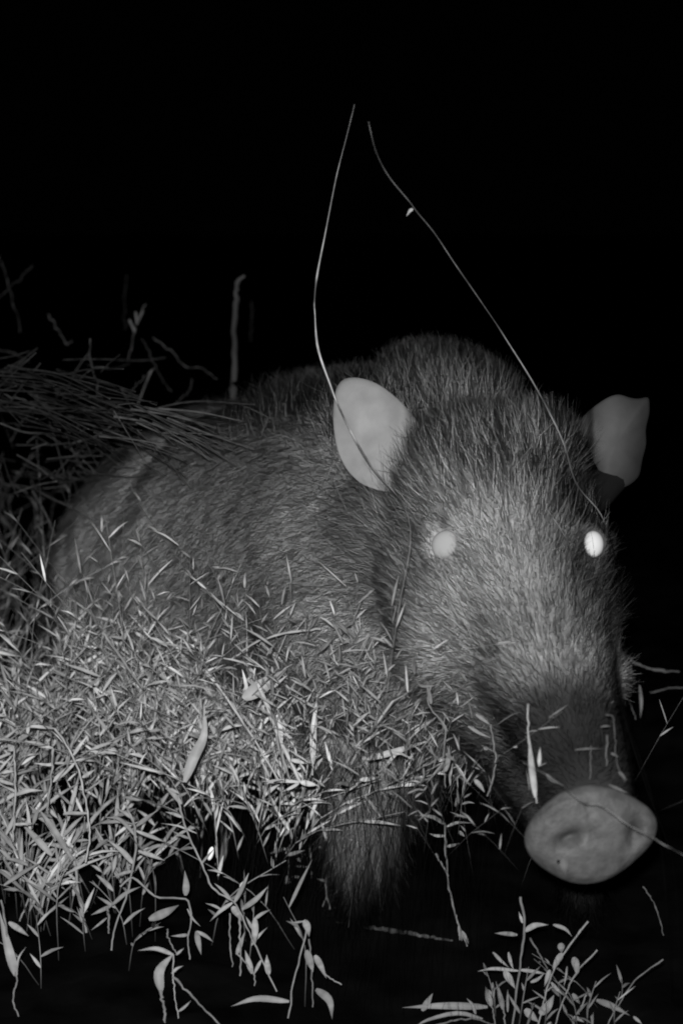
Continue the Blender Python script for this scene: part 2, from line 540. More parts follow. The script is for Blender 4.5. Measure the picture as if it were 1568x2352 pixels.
def sample(n, weight=None):
    a, b, c = BV[BT[:, 0]], BV[BT[:, 1]], BV[BT[:, 2]]
    ar = np.linalg.norm(np.cross(b - a, c - a), axis=1)
    if weight is not None:
        ar = ar * weight((a + b + c) / 3, unit(np.cross(b - a, c - a)))
    idx = R.choice(len(BT), n, p=ar / ar.sum())
    r1 = np.sqrt(R.rand(n, 1)); r2 = R.rand(n, 1)
    p = a[idx] * (1 - r1) + b[idx] * r1 * (1 - r2) + c[idx] * r1 * r2
    na, nb, nc_ = BN[BT[idx, 0]], BN[BT[idx, 1]], BN[BT[idx, 2]]
    return p, unit(na * (1 - r1) + nb * r1 * (1 - r2) + nc_ * r1 * r2)


def strands(name, p, n, d, L, w0, tone, lift, droop, K=4, curl=.12, mess=.22):
    N = len(p)
    t = d - (d * n).sum(1, keepdims=True) * n
    t = unit(t + R.normal(0, 1, (N, 3)) * np.reshape(mess, (-1, 1)))
    t = unit(t - (t * n).sum(1, keepdims=True) * n)
    dirn = unit(t + n * lift[:, None])
    pts = []
    cur = p - n * .001
    for k in range(K):
        pts.append(cur.copy())
        dirn = unit(dirn + t * curl + np.array([0, 0, -droop]) + R.normal(0, .06, (N, 3)))
        cur = cur + dirn * (L / (K - 1))[:, None]
    pts = np.stack(pts, 1)
    view = unit(p - CAMP) * .5 + R.normal(0, .6, (N, 3))
    sd = unit(np.cross(dirn, view))
    w = (np.linspace(1, .12, K)[None] * w0)[..., None] * .5
    V = np.stack([pts - sd[:, None] * w, pts + sd[:, None] * w], 2).reshape(-1, 3)
    i = (np.arange(N)[:, None] * K * 2 + np.arange(K - 1)[None] * 2).ravel()
    f = np.stack([i, i + 1, i + 3, i + 2], -1)
    mb = MB(); mb.add(V, f, np.repeat(tone, K * 2))
    o = mb.build(name, M_fur, boar)
    nrm = unit(n + t * .15 + R.normal(0, .05, (N, 3)))
    o.data.normals_split_custom_set_from_vertices(np.repeat(nrm, K * 2, axis=0).tolist())
    return o


def not_bare(p, n):
    w = np.ones(len(p))
    for q, _, rr in eyes:
        w *= np.where(np.linalg.norm(p - q, axis=1) < rr * .86, 0, 1)
    w *= np.where(np.linalg.norm(p - nc, axis=1) < .052, 0, 1)
    return w


def gauss(p, c, r):
    return np.exp(-((p - c) ** 2).sum(1) / (r * r))


def fur_fields(p):
    hd = np.clip(gauss(p, HEAD_C, .15) * 1.8 + gauss(p, P(1280, 1650, 1.78), .13) * 1.5, 0, 1)
    dd = back_dir[None] * (1 - hd)[:, None] + np.array([0, 0, -.35]) * (1 - hd)[:, None]
    face = unit(p - (MZ1 + np.array([0, -.02, 0])))
    dd = dd + face * hd[:, None]
    # legs: straight down
    lg = np.clip((0.26 - p[:, 2]) / .1, 0, 1) * (p[:, 1] > 1.95)
    dd = dd * (1 - lg)[:, None] + np.array([0, 0, -1.]) * lg[:, None]
    L = .024 + .0 * p[:, 0]
    mz = np.clip(gauss(p, MZ1, .15) * 1.6, 0, 1)
    L = L * (1 - .62 * mz)
    L = L * (1 - .35 * np.clip(gauss(p, P(1150, 1280, 1.85), .07) * 1.4, 0, 1))
    for q, _, rr in eyes:
        L = L * (1 - .7 * gauss(p, q, .026))
    ruff = np.clip(gauss(p, P(1050, 1560, 1.92), .06) + gauss(p, P(1340, 1550, 1.88), .045), 0, 1)
    L = L * (1 + .15 * ruff) * (1 - .45 * gauss(p, P(1400, 1550, 1.88), .03))
    L = L * (1 + .10 * lg)
    return dd, L, hd, lg


N1 = 800000
wgt = lambda p, n: not_bare(p, n) * (1 + 1.1 * gauss(p, HEAD_C, .17)) * np.where((n @ np.array([0, -1, 0.])) < -.55, .25, 1)
p, n = sample(N1, wgt)
dd, L, hd, lg = fur_fields(p)
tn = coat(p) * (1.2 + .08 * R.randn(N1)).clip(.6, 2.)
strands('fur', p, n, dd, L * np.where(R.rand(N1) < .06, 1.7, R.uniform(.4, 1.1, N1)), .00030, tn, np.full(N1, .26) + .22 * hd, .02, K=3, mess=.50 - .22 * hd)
# crest of long bristles over crown, neck and shoulders
N2 = 60000
def crest(p, n):
    up = np.clip(n[:, 2] - .15, 0, 1)
    c = np.zeros(len(p))
    for q, r in ((P(1030, 900, 2.12), .085), (P(1120, 950, 1.97), .075), (P(1220, 1010, 1.93), .06), (P(940, 930, 2.18), .07),
                 (P(780, 930, 2.25), .06), (P(1300, 1100, 1.93), .035)):
        c = np.maximum(c, gauss(p, q, r))
    return up * c * not_bare(p, n)
p, n = sample(N2, crest)
L = R.uniform(.012, .046, N2)
d = np.broadcast_to(np.array([-.15, .45, .9]), (N2, 3)) + R.normal(0, .25, (N2, 3))
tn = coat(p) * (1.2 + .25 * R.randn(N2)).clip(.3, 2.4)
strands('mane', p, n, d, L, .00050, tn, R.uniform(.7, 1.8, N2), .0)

# ------------------------------------------------------------------ grass, as a mass nobody could count
def sprig(mb, root, height, lean, nleaf, ll, lw, tone, curve=.5, leaf_up=.6, stem_r=.0011, ms=None, s0=.22):
    """one creeping grass stem with short pointed leaves to either side"""
    ms = ms or mb
    lean = np.asarray(lean, float)
    top = root + np.array([lean[0], lean[1], 1.0]) * height
    mid = root + np.array([lean[0] * (1 - curve) * .5, lean[1] * (1 - curve) * .5, .58]) * height + R.normal(0, .05 * height, 3)
    pts = spline([root, mid, top], 9)
    tube(ms, pts, np.linspace(stem_r, stem_r * .45, 9) if s0 <= .3 else stem_r * np.array([.35, .4, .45, .5, .6, .8, .7, .6, .5]), tone * np.clip(np.linspace(.05, 1.5, 9) ** 1.3, .04, .85) if s0 <= .3 else tone * np.where(np.linspace(0, 1, 9) < s0, .010, .7), sides=3)  # lower stem darkened: shade under the leaves painted into its tone
    az = R.uniform(0, 2 * math.pi)
    for k in range(nleaf):
        s = s0 + (1 - s0) * (k + R.uniform(.0, .6)) / nleaf
        x = min(s, .999) * 8; i0 = int(x)
        q = pts[i0] * (1 - x + i0) + pts[min(i0 + 1, 8)] * (x - i0)
        t = unit(pts[min(i0 + 1, 8)] - pts[i0])
        az += math.pi + R.normal(0, .6)
        out = np.array([math.cos(az), math.sin(az) * .8, 0])
        d = unit(out + t * leaf_up * R.uniform(.4, 1.5))
        l = ll * R.uniform(.55, 1.3)
        dr = np.array([0, 0, -R.uniform(.0, .7)])
        l *= math.exp(R.normal(0, .25)); lp = [q, q + d * l * .5 + dr * l * .06, q + d * l + dr * l * .35]
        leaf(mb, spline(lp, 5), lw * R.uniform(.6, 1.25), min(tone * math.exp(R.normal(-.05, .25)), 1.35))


def scatter(mb, n, area, hrange, ll, lw, tone, nleaf=(5, 9), lean=(0, 0), spread=.35, accept=None, **kw):
    c = 0
    while c < n:
        x = R.uniform(area[0], area[1]); y = R.uniform(area[2], area[3])
        if accept and not accept(x, y):
            continue
        z = float(terrain(x, y)) - .004
        h = R.uniform(*hrange)
        ln = np.array(lean) + R.normal(0, spread, 2)
        if y > 1.8 and x > -.3: ln[0] = min(ln[0], (.17 - x) / h)
        sprig(mb, np.array([x, y, z]), h, ln, R.randint(*nleaf), ll * R.uniform(.7, 1.2), lw, tone * R.uniform(.65, 1.25), **kw)
        c += 1


def nz(x, y):
    return math.sin(x * 23 + y * 11) * math.sin(x * 9 - y * 31 + 2) + .5 * math.sin(x * 57 + 40 * y)


patchy = lambda x, y: nz(x, y) > R.uniform(-1.1, .5)
g1 = MB()
edge = lambda x: 2.10 + .05 * math.sin(x * 19) + .035 * math.sin(x * 43 + 1)
front = lambda x, y: patchy(x, y) and y > edge(x)
up = dict(leaf_up=1.5, spread=.42)
# in front of the flank
left = lambda x, y: front(x, y) and nz(x * 1.3, y) > -.05 and x < -.16 + .03 * math.sin(y * 90)
clump = lambda x, y: nz(x, y) > R.uniform(-.5, .7)
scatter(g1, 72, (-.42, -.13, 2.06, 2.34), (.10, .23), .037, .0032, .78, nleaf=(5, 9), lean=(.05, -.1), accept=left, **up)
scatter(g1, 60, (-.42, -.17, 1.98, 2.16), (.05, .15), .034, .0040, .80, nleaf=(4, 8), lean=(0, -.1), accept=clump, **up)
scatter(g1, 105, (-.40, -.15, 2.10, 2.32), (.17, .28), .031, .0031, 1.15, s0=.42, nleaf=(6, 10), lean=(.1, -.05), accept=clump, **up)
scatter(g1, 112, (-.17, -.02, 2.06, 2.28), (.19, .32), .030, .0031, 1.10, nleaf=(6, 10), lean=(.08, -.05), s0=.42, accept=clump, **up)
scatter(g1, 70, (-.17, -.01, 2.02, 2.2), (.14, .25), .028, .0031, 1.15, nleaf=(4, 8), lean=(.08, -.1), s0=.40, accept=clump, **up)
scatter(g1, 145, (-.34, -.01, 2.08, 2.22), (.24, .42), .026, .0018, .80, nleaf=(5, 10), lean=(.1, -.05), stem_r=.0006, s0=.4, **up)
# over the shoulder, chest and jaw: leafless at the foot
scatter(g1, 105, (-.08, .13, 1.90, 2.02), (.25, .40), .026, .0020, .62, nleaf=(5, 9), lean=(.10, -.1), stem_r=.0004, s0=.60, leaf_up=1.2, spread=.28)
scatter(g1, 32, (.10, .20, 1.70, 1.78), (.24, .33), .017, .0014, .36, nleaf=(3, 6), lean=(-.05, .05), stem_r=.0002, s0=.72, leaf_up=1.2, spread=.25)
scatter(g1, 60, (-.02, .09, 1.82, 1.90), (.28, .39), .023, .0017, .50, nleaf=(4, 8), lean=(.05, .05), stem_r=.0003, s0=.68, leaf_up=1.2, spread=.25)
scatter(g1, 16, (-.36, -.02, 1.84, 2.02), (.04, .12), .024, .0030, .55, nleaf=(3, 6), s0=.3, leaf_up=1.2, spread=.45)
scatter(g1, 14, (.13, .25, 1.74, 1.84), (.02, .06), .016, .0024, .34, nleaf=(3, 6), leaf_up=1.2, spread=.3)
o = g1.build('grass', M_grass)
tag(o, 'dense tangle of small leaved grass growing against the flank of the boar', 'grass', kind='stuff')

g2 = MB()
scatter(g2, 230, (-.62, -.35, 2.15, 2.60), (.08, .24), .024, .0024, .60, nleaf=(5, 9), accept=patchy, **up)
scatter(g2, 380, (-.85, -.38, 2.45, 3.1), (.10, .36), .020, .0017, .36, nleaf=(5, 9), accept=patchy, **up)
o = g2.build('background_grass', M_grass)
tag(o, 'dim thin grass growing beyond the rump of the boar', 'grass', kind='stuff')


# ---- long dry straw lying over the rump
def pts3(T, pts, d0, d1):
    n = len(pts)
    out = []
    for k, (a, b) in enumerate(pts):
        u, v = T(a, b)
        out.append(P(u, v, d0 + (d1 - d0) * k / max(1, n - 1)))
    return np.array(out)


def crop(u0, v0, k):
    return lambda x, y: (u0 + x * k, v0 + y * k)


c1 = crop(689, 746, .5606); c2 = crop(631.6, 1378, .5972); c3 = crop(0, 516.7, .5126)
c4 = crop(0, 1263, .5126); c5 = crop(0, 1780, .5126); c6 = crop(746, 1837, .524); c7 = crop(689, 201, .4394)

g3 = MB()
for k in range(48):
    a = (R.uniform(-120, 560), R.uniform(620, 900)); a = (a[0], a[1] + max(0, a[0] - 250) * .25); L = R.uniform(200, 760)
    an = math.radians(R.normal(19, 17))
    b = (a[0] + L * math.cos(an), a[1] + L * math.sin(an) * .7)
    b = (min(b[0], 1150), min(b[1], 1130))
    m = ((a[0] + b[0]) / 2, (a[1] + b[1]) / 2 - R.uniform(-5, 45))
    d = R.uniform(2.08, 2.20)
    q = spline(pts3(c3, [a, m, b], d + .25, d), 12)
    tube(g3, q, np.linspace(.0011, .0005, 12) * R.uniform(.5, 1.5), R.uniform(.10, .42), 4)
for k in range(26):                                    # trailing over the rump itself
    a = (R.uniform(420, 800), R.uniform(800, 960)); an = math.radians(R.normal(27, 12)); L = R.uniform(140, 460)
    b = (a[0] + L * math.cos(an), a[1] + L * math.sin(an))
    q = spline(pts3(c3, [a, ((a[0] + b[0]) / 2, (a[1] + b[1]) / 2 - R.uniform(-8, 22)), b], 2.14, 2.05), 10)
    tube(g3, q, np.linspace(.0012, .0005, 10) * R.uniform(.6, 1.4), R.uniform(.25, .60), 4)
for k in range(150):                                   # finer bits crossing at the left
    a = (R.uniform(-60, 560), R.uniform(600, 1250)); an = R.uniform(-1.2, 1.3)
    if R.rand() < .5: an = R.uniform(-.1, .5)
    L = R.uniform(60, 260)
    b = (a[0] + L * math.cos(an), a[1] + L * math.sin(an))
    d = R.uniform(2.35, 2.9)
    q = spline(pts3(c3, [a, ((a[0] + b[0]) / 2 + R.normal(0, 8), (a[1] + b[1]) / 2 + R.normal(0, 12)), b], d, d + R.uniform(-.1, .1)), 7)
    tube(g3, q, .0009 * R.uniform(.5, 1.2), R.uniform(.15, .6), 4)
o = g3.build('straw', M_dry)
tag(o, 'bundle of long dry straw bent over the rump of the boar', 'straw', kind='stuff')


# ---- plants that can be told apart
def plant(name, label, cat, T, base, stems=(), leaves=(), tone=1.0, d=None, lean=0.0, group=None, mat=None):
    bu, bv = T(*base)
    tone *= {c6: .56, c5: .66}.get(T, 1.0)
    db = d if d is not None else ground_depth(bu, bv)
    root = P(bu, bv, db)
    e = empty(name, root)
    tag(e, label, cat, group)
    px = db / F
    bw = Vector(root)

    def dep(v_):                                        # the plant leans a little towards or away from the lens
        return db + lean * (bv - v_) / F * db

    def world(pts):
        out = []
        for a, b in pts:
            u, v = T(a, b)
            out.append(P(u, v, dep(v)) - root)
        return np.array(out)

    if stems:
        m = MB()
        for pts, w in stems:
            n = 4 + 4 * len(pts)
            q = spline(world(pts), n)
            q[1:-1] += R.normal(0, .0004, (n - 2, 3))
            rad = w * px * .5 * .43 * (1 + .12 * R.randn(n)).clip(.6, 1.5) * np.linspace(.75, 1.05, n)
            tube(m, q, rad, tone * (1 + .15 * R.randn()), 6)
        m.build('stem', mat or M_stem, e)
    for pts, w in leaves:
        m = MB()
        q = world(pts)
        if len(pts) == 2:
            q = np.array([q[0], (q[0] + q[1]) / 2 + R.normal(0, .035, 3) * np.linalg.norm(q[1] - q[0]), q[1]])
        q = spline(q, 10)
        t = unit(q[-1] - q[0])
        sd = unit(unit(np.cross(t, unit(root - CAMP))) + R.normal(0, .22, 3))
        leaf(m, q, w * px * .56, .9 * tone * R.uniform(.8, 1.15), side=sd, fold=.35)
        m.build('leaf', mat or M_grass, e)
    return e


BS = 'grass sprigs in the foreground'
plant('grass_sprig', 'wide leaved sprig at the lower left edge of the photo', 'grass sprig', c5, (85, 1085),
      [([(85, 1085), (60, 1010), (75, 940), (70, 880), (40, 760), (5, 560)], 12)],
      [([(72, 900), (40, 780), (-5, 600)], 42), ([(40, 660), (130, 722)], 24), ([(75, 890), (85, 820), (118, 770)], 9)], .85, group=BS)
plant('grass_sprig', 'sprig whose two pale blades slant up left above a bright curved stem', 'grass sprig', c5, (388, 715),
      [([(388, 715), (372, 620), (347, 500), (336, 400), (300, 340)], 20)],
      [([(335, 395), (240, 240), (165, 140)], 24), ([(235, 362), (160, 280), (95, 215)], 28), ([(385, 712), (350, 742), (305, 722)], 12),
       ([(340, 420), (420, 340)], 14), ([(350, 480), (280, 420)], 12)], 1.05, group=BS)
plant('grass_sprig', 'forked sprig with a stem slanting down left beside the bright curved stem', 'grass sprig', c5, (90, 655),
      [([(90, 655), (112, 600), (165, 480), (225, 370), (330, 240)], 13)],
      [([(205, 425), (297, 517)], 16), ([(150, 540), (182, 600), (165, 645)], 14), ([(165, 475), (60, 400)], 12), ([(215, 380), (310, 372)], 14),
       ([(150, 520), (200, 470), (205, 420)], 26)], .8, group=BS)
plant('grass_sprig', 'tall arched sprig left of the belly with leaves on its upper side', 'grass sprig', c4, (385, 1400),
      [([(385, 1400), (402, 1290), (398, 1200), (370, 1060), (330, 930), (245, 800)], 13)],
      [([(330, 920), (395, 830)], 15), ([(370, 1020), (428, 983)], 16), ([(398, 1180), (300, 1180), (285, 1190)], 14), ([(245, 800), (150, 790), (135, 800)], 14),
       ([(340, 950), (250, 1040)], 12)], 1.0, d=2.0, group=BS)
plant('grass_sprig', 'upright sprig with horizontal paired leaves near the left edge of the photo', 'grass sprig', c4, (60, 1300),
      [([(60, 1300), (66, 1180), (70, 1040), (60, 880)], 12), ([(210, 1170), (230, 1020), (240, 890)], 14)],
      [([(66, 1100), (195, 1078)], 18), ([(60, 1050), (-20, 1020)], 14), ([(60, 1230), (160, 1225)], 12), ([(240, 1040), (300, 975)], 16),
       ([(235, 965), (150, 955)], 12), ([(240, 890), (180, 885)], 12), ([(60, 900), (35, 870)], 26)], .85, d=1.98, group=BS)
plant('grass_sprig', 'long trailing sprig ending in a star of leaves below the belly', 'grass sprig', c5, (1240, 970),
      [([(1240, 970), (1160, 800), (1110, 690), (1050, 572), (960, 512), (900, 390), (850, 280), (815, 180), (790, 90)], 12),
       ([(1075, 900), (1078, 750), (1070, 630)], 12), ([(1040, 860), (1030, 740), (1030, 620)], 11), ([(1140, 980), (1132, 880), (1060, 800)], 10)],
      [([(815, 130), (740, 55)], 20), ([(1050, 572), (1115, 438)], 20), ([(1085, 602), (1200, 500)], 22), ([(1042, 572), (940, 657)], 17),
       ([(1035, 557), (960, 485)], 15), ([(990, 602), (920, 575)], 11), ([(1040, 590), (1085, 655)], 30), ([(1142, 640), (1142, 765)], 28),
       ([(1205, 895), (1195, 805)], 28), ([(1130, 890), (1098, 785)], 24), ([(1060, 805), (1098, 700)], 20), ([(850, 285), (770, 250)], 14),
       ([(818, 190), (740, 165)], 14), ([(1170, 830), (1135, 900)], 14), ([(900, 400), (960, 330)], 10)], .95, group=BS)
plant('grass_sprig', 'low sprig holding one upright pointed leaf and one broad slanting leaf', 'grass sprig', c5, (850, 832),
      [([(850, 832), (845, 740), (855, 650), (838, 560), (700, 545), (600, 462), (540, 500)], 12)],
      [([(832, 540), (828, 428)], 28), ([(668, 648), (802, 583)], 36), ([(880, 700), (902, 806)], 24), ([(880, 700), (957, 750)], 15),
       ([(845, 716), (765, 722)], 14), ([(840, 600), (900, 680)], 10)], .85, group=BS)
plant('grass_sprig', 'short sprig with a thick hanging stem and two narrow slanting leaves', 'grass sprig', c5, (500, 785),
      [([(500, 785), (516, 680), (565, 545), (590, 440), (610, 330), (600, 220), (560, 130)], 14), ([(488, 710), (488, 640), (480, 590)], 15)],
      [([(500, 585), (408, 628)], 17), ([(500, 585), (565, 530), (632, 500)], 17), ([(480, 640), (408, 697)], 11),
       ([(600, 400), (480, 290)], 22), ([(615, 280), (540, 200), (470, 190)], 18), ([(620, 340), (740, 385)], 18), ([(600, 200), (520, 150)], 14),
       ([(610, 250), (740, 300)], 16), ([(575, 150), (600, 120), (640, 40)], 14), ([(600, 430), (500, 460)], 14)], .95, group=BS)
plant('grass_sprig', 'sprig at the bottom edge with one broad upright leaf curling down', 'grass sprig', c5, (742, 1130),
      [([(742, 1130), (735, 1040), (720, 965)], 18), ([(800, 1090), (785, 1000), (775, 900), (778, 805)], 9), ([(795, 805), (760, 745), (750, 690)], 9),
       ([(985, 1120), (870, 1000), (775, 905)], 13)],
      [([(722, 970), (715, 880), (778, 800)], 46), ([(778, 806), (700, 778), (618, 787)], 19), ([(790, 806), (826, 775)], 11),
       ([(770, 890), (822, 855)], 12), ([(800, 1060), (857, 1010)], 12)], .85, group=BS)
plant('grass_sprig', 'bare forked sprig with drooping leaves below the front leg', 'grass sprig', c5, (1290, 1090),
      [([(1290, 1090), (1320, 900), (1372, 715), (1365, 650)], 12), ([(1400, 1040), (1398, 880), (1383, 735)], 10), ([(1530, 940), (1460, 895), (1430, 830)], 10)],
      [([(1362, 650), (1385, 725)], 30), ([(1372, 785), (1402, 885)], 32), ([(1410, 808), (1462, 912)], 28),
       ([(1415, 960), (1475, 1010), (1488, 1095)], 34), ([(1362, 655), (1290, 662)], 9), ([(1295, 1015), (1150, 1002), (1035, 1037)], 26)], .8, group=BS)
plant('grass_sprig', 'lone upright sprig on the bare ground between leg and snout', 'grass sprig', c6, (622, 642),
      [([(622, 642), (582, 540), (545, 400), (530, 260), (526, 108)], 12), ([(540, 335), (485, 235)], 11), ([(590, 615), (586, 560), (570, 500)], 10)],
      [([(526, 108), (470, 75), (392, 68)], 17), ([(532, 118), (580, 100), (645, 102)], 12), ([(526, 158), (455, 147)], 14), ([(532, 205), (590, 190)], 13),
       ([(585, 138), (612, 162)], 16), ([(600, 575), (630, 635)], 14), ([(585, 560), (600, 620)], 16)], 1.0, group=BS)
plant('grass_sprig', 'tallest straight sprig of the clump under the snout', 'grass sprig', c6, (818, 1000),
      [([(818, 1000), (850, 750), (872, 565), (855, 425)], 15)],
      [([(872, 577), (920, 550), (978, 548)], 24), ([(842, 592), (742, 585)], 18), ([(850, 750), (740, 740), (668, 752)], 15), ([(850, 745), (975, 765)], 15),
       ([(735, 668), (805, 735)], 14), ([(803, 668), (826, 745)], 14), ([(785, 750), (832, 828)], 30), ([(865, 540), (848, 490)], 12)], .95, group=BS)
plant('grass_sprig', 'slanting sprig with rounded leaves right of the tall one under the snout', 'grass sprig', c6, (930, 1000),
      [([(930, 1000), (985, 790), (1050, 665), (1152, 533)], 12), ([(975, 742), (898, 606)], 11)],
      [([(1030, 628), (1036, 672)], 30), ([(1040, 672), (995, 740)], 28), ([(998, 547), (1050, 565), (1082, 600)], 16), ([(940, 940), (1003, 855)], 38),
       ([(875, 918), (935, 975)], 34), ([(985, 745), (960, 820)], 20), ([(900, 800), (960, 760)], 14), ([(990, 800), (1050, 860)], 16)], .85, group=BS)
plant('grass_sprig', 'thin sprig leaning right with one plump leaf beside the clump', 'grass sprig', c6, (1005, 1000),
      [([(1005, 1000), (1050, 860), (1102, 758), (1192, 658)], 11), ([(1110, 940), (1145, 848)], 10)],
      [([(1088, 690), (1100, 765)], 32), ([(1083, 850), (1117, 896)], 20), ([(1060, 730), (1045, 820)], 9), ([(1090, 950), (1135, 975)], 16)], .75, group=BS)
plant('grass_sprig', 'low sprig of narrow upright leaves left of the clump under the snout', 'grass sprig', c6, (790, 1000),
      [([(790, 1000), (782, 920), (765, 860)], 11), ([(745, 1000), (730, 900), (720, 850)], 9)],
      [([(780, 920), (748, 795)], 22), ([(728, 905), (703, 818)], 26), ([(660, 940), (620, 870)], 14), ([(800, 930), (800, 830)], 12)], .75, group=BS)
plant('blade_of_grass', 'broad grass blade lying flat along the bottom edge of the photo', 'grass blade', c6, (712, 925),
      [], [([(712, 908), (520, 903), (338, 911)], 30), ([(425, 925), (472, 848)], 28)], .8)
plant('blade_of_grass', 'curved grass blade arching at the bottom edge under the flat one', 'grass blade', c6, (740, 985),
      [([(740, 985), (640, 960), (540, 972), (440, 1010)], 12)], [([(690, 960), (580, 935), (450, 965), (390, 1000)], 20)], .7)
plant('grass_sprig', 'spindly sprig with one pointed leaf near the lower right edge of the photo', 'grass sprig', c6, (1230, 1000),
      [([(1230, 1000), (1290, 890), (1370, 780), (1480, 700)], 9)], [([(1188, 878), (1260, 905), (1335, 946)], 26), ([(1350, 950), (1390, 985)], 16)], .7)

# over the belly
plant('dry_stalk', 'long straight pale stalk slanting down in front of the belly', 'dry stalk', c4, (1245, 1028),
      [([(1245, 1028), (1080, 755), (925, 542)], 15)], [([(925, 545), (978, 520)], 10)], 1.25, d=1.98, lean=-.1)
plant('dry_stalk', 'short pale stalk slanting down in the grass near the rump', 'dry stalk', c4, (640, 620),
      [([(640, 620), (540, 480), (460, 372)], 16)], [], .8, d=2.03)
plant('twig', 'curved pale twig arching to the right before the belly', 'twig', c4, (1035, 492),
      [([(1035, 492), (1150, 412), (1300, 370), (1437, 354)], 15), ([(1320, 365), (1372, 308)], 10)], [], .85, d=1.97)
plant('broad_leaf', 'broad pale leaf tilted before the belly above the stalk bundle', 'leaf', c4, (1160, 640),
      [], [([(1090, 668), (1190, 600), (1285, 535)], 62)], .75, d=1.98)
plant('dry_stalk', 'bright bundle of split stalks leaning left below the broad leaf', 'dry stalk', c4, (1345, 1040),
      [([(1345, 1040), (1260, 860), (1155, 598)], 24), ([(1300, 1030), (1250, 880), (1225, 760)], 20), ([(1370, 1000), (1300, 850), (1240, 750)], 13)],
      [([(1240, 740), (1262, 900)], 18), ([(1345, 1040), (1170, 1038)], 15), ([(1345, 1040), (1425, 1055)], 24), ([(1300, 940), (1400, 955)], 18),
       ([(1340, 1045), (1262, 1085)], 14)], 1.15, d=1.96)
plant('blade_of_grass', 'upright pale blade right of the stalk bundle', 'grass blade', c4, (1400, 1010),
      [([(1400, 1010), (1405, 880)], 12)], [([(1402, 960), (1405, 800), (1422, 645)], 27)], 1.0, d=1.96)
plant('blade_of_grass', 'wide curled blade hanging below the flank', 'grass blade', c4, (830, 1040),
      [], [([(828, 1040), (868, 930), (915, 830), (915, 690)], 44)], .75, d=1.99)
plant('dry_stalk', 'thick ragged stalk standing on dark ground below the belly', 'dry stalk', c5, (985, 405),
      [([(985, 405), (1000, 300), (985, 150), (960, 60), (930, -60)], 27), ([(990, 400), (1010, 330), (1000, 150), (975, 20)], 24),
       ([(1010, 330), (1050, 190)], 11), ([(960, 110), (970, 300)], 12)],
      [([(990, 50), (1055, 30)], 20), ([(940, 40), (855, 70)], 26), ([(970, 395), (945, 440)], 9), ([(1045, 150), (1070, 40), (1110, -90)], 18)], .85)
sd = MB(); v, f = ico(3)
q = P(*c5(944, 352), 1.97)
sd.add(v * [.0028, .0028, .0068] @ np.array([[.96, 0, -.25], [0, 1, 0], [.25, 0, .96]]) + q, f, 1.0)
o = sd.build('seed', material('white_seed', .8, .6, .2, scale=40, amount=.1))
tag(o, 'tiny bright white seed beside the thick ragged stalk', 'seed')
plant('grass_sprig', 'leggy sprig of bare stems left of the front leg', 'grass sprig', c5, (1395, 465),
      [([(1395, 465), (1392, 330), (1410, 200), (1405, 90)], 14), ([(1330, 300), (1338, 180), (1330, 30)], 22), ([(1345, 290), (1365, 350), (1388, 420)], 10),
       ([(1290, 460), (1298, 330), (1325, 290)], 11)],
      [([(1287, 450), (1290, 548)], 24), ([(1310, 160), (1240, 150), (1168, 156)], 17), ([(1345, 190), (1408, 220)], 16), ([(1310, 240), (1250, 243)], 18),
       ([(1280, 330), (1212, 352)], 16), ([(1310, 310), (1278, 355)], 16), ([(1425, 320), (1480, 350)], 14), ([(1345, 390), (1345, 330)], 26),
       ([(1375, 412), (1310, 408)], 10), ([(1305, 455), (1370, 465)], 10), ([(1395, 300), (1390, 370)], 20)], .85)
plant('grass_sprig', 'small hooked sprig at the foot of the front leg', 'grass sprig', c5, (1478, 605),
      [([(1478, 605), (1462, 520), (1470, 420), (1500, 408)], 12), ([(1445, 590), (1465, 540)], 9), ([(1500, 595), (1530, 535), (1575, 500)], 11)],
      [([(1465, 475), (1420, 465)], 13), ([(1530, 590), (1575, 615)], 15)], .8)
plant('blade_of_grass', 'pale blade slanting up right above the front leg', 'grass blade', c2, (355, 612),
      [], [([(352, 613), (470, 580), (604, 537)], 27), ([(325, 692), (402, 680)], 19), ([(425, 640), (470, 590), (520, 610)], 15)], 1.0, d=1.95)
plant('blade_of_grass', 'upright tapering blade in front of the jaw left of the snout', 'grass blade', c2, (1005, 782),
      [([(1005, 782), (985, 640), (972, 520), (972, 400)], 10)], [([(1000, 760), (985, 640), (975, 515)], 27), ([(1015, 640), (1018, 565)], 16)], .85, d=1.68)
plant('grass_sprig', 'sprig with slanting leaves standing in front of the chest', 'grass sprig', c2, (815, 755),
      [([(815, 755), (838, 680), (845, 600), (828, 480)], 11)],
      [([(740, 485), (832, 532)], 14), ([(770, 440), (828, 482)], 16), ([(800, 570), (825, 575)], 14), ([(765, 690), (805, 740)], 20)], .42, d=1.78)
plant('grass_sprig', 'crooked sprig below the cheek left of the slanting leaves', 'grass sprig', c2, (655, 720),
      [([(655, 720), (645, 600), (650, 490), (588, 400), (600, 330)], 10)],
      [([(655, 660), (668, 560)], 20), ([(655, 590), (695, 620)], 16), ([(600, 400), (580, 320)], 18), ([(610, 330), (560, 330), (540, 300)], 12)], .42, d=1.80)
plant('grass_sprig', 'dim sprig of thin crossing stems above the snout', 'grass sprig', c2, (1345, 700),
      [([(1345, 700), (1318, 640), (1305, 540), (1300, 455), (1270, 440)], 10), ([(1210, 690), (1212, 560)], 9), ([(1272, 640), (1275, 520)], 13)],
      [([(1150, 577), (1262, 573)], 10), ([(1320, 660), (1352, 695)], 16), ([(1250, 488), (1290, 486)], 8),
       ([(1290, 590), (1320, 605)], 12), ([(1280, 710), (1360, 745)], 13), ([(1040, 670), (1110, 715)], 16)], .20, d=1.66)
GT = 'dim twigs at the right edge'
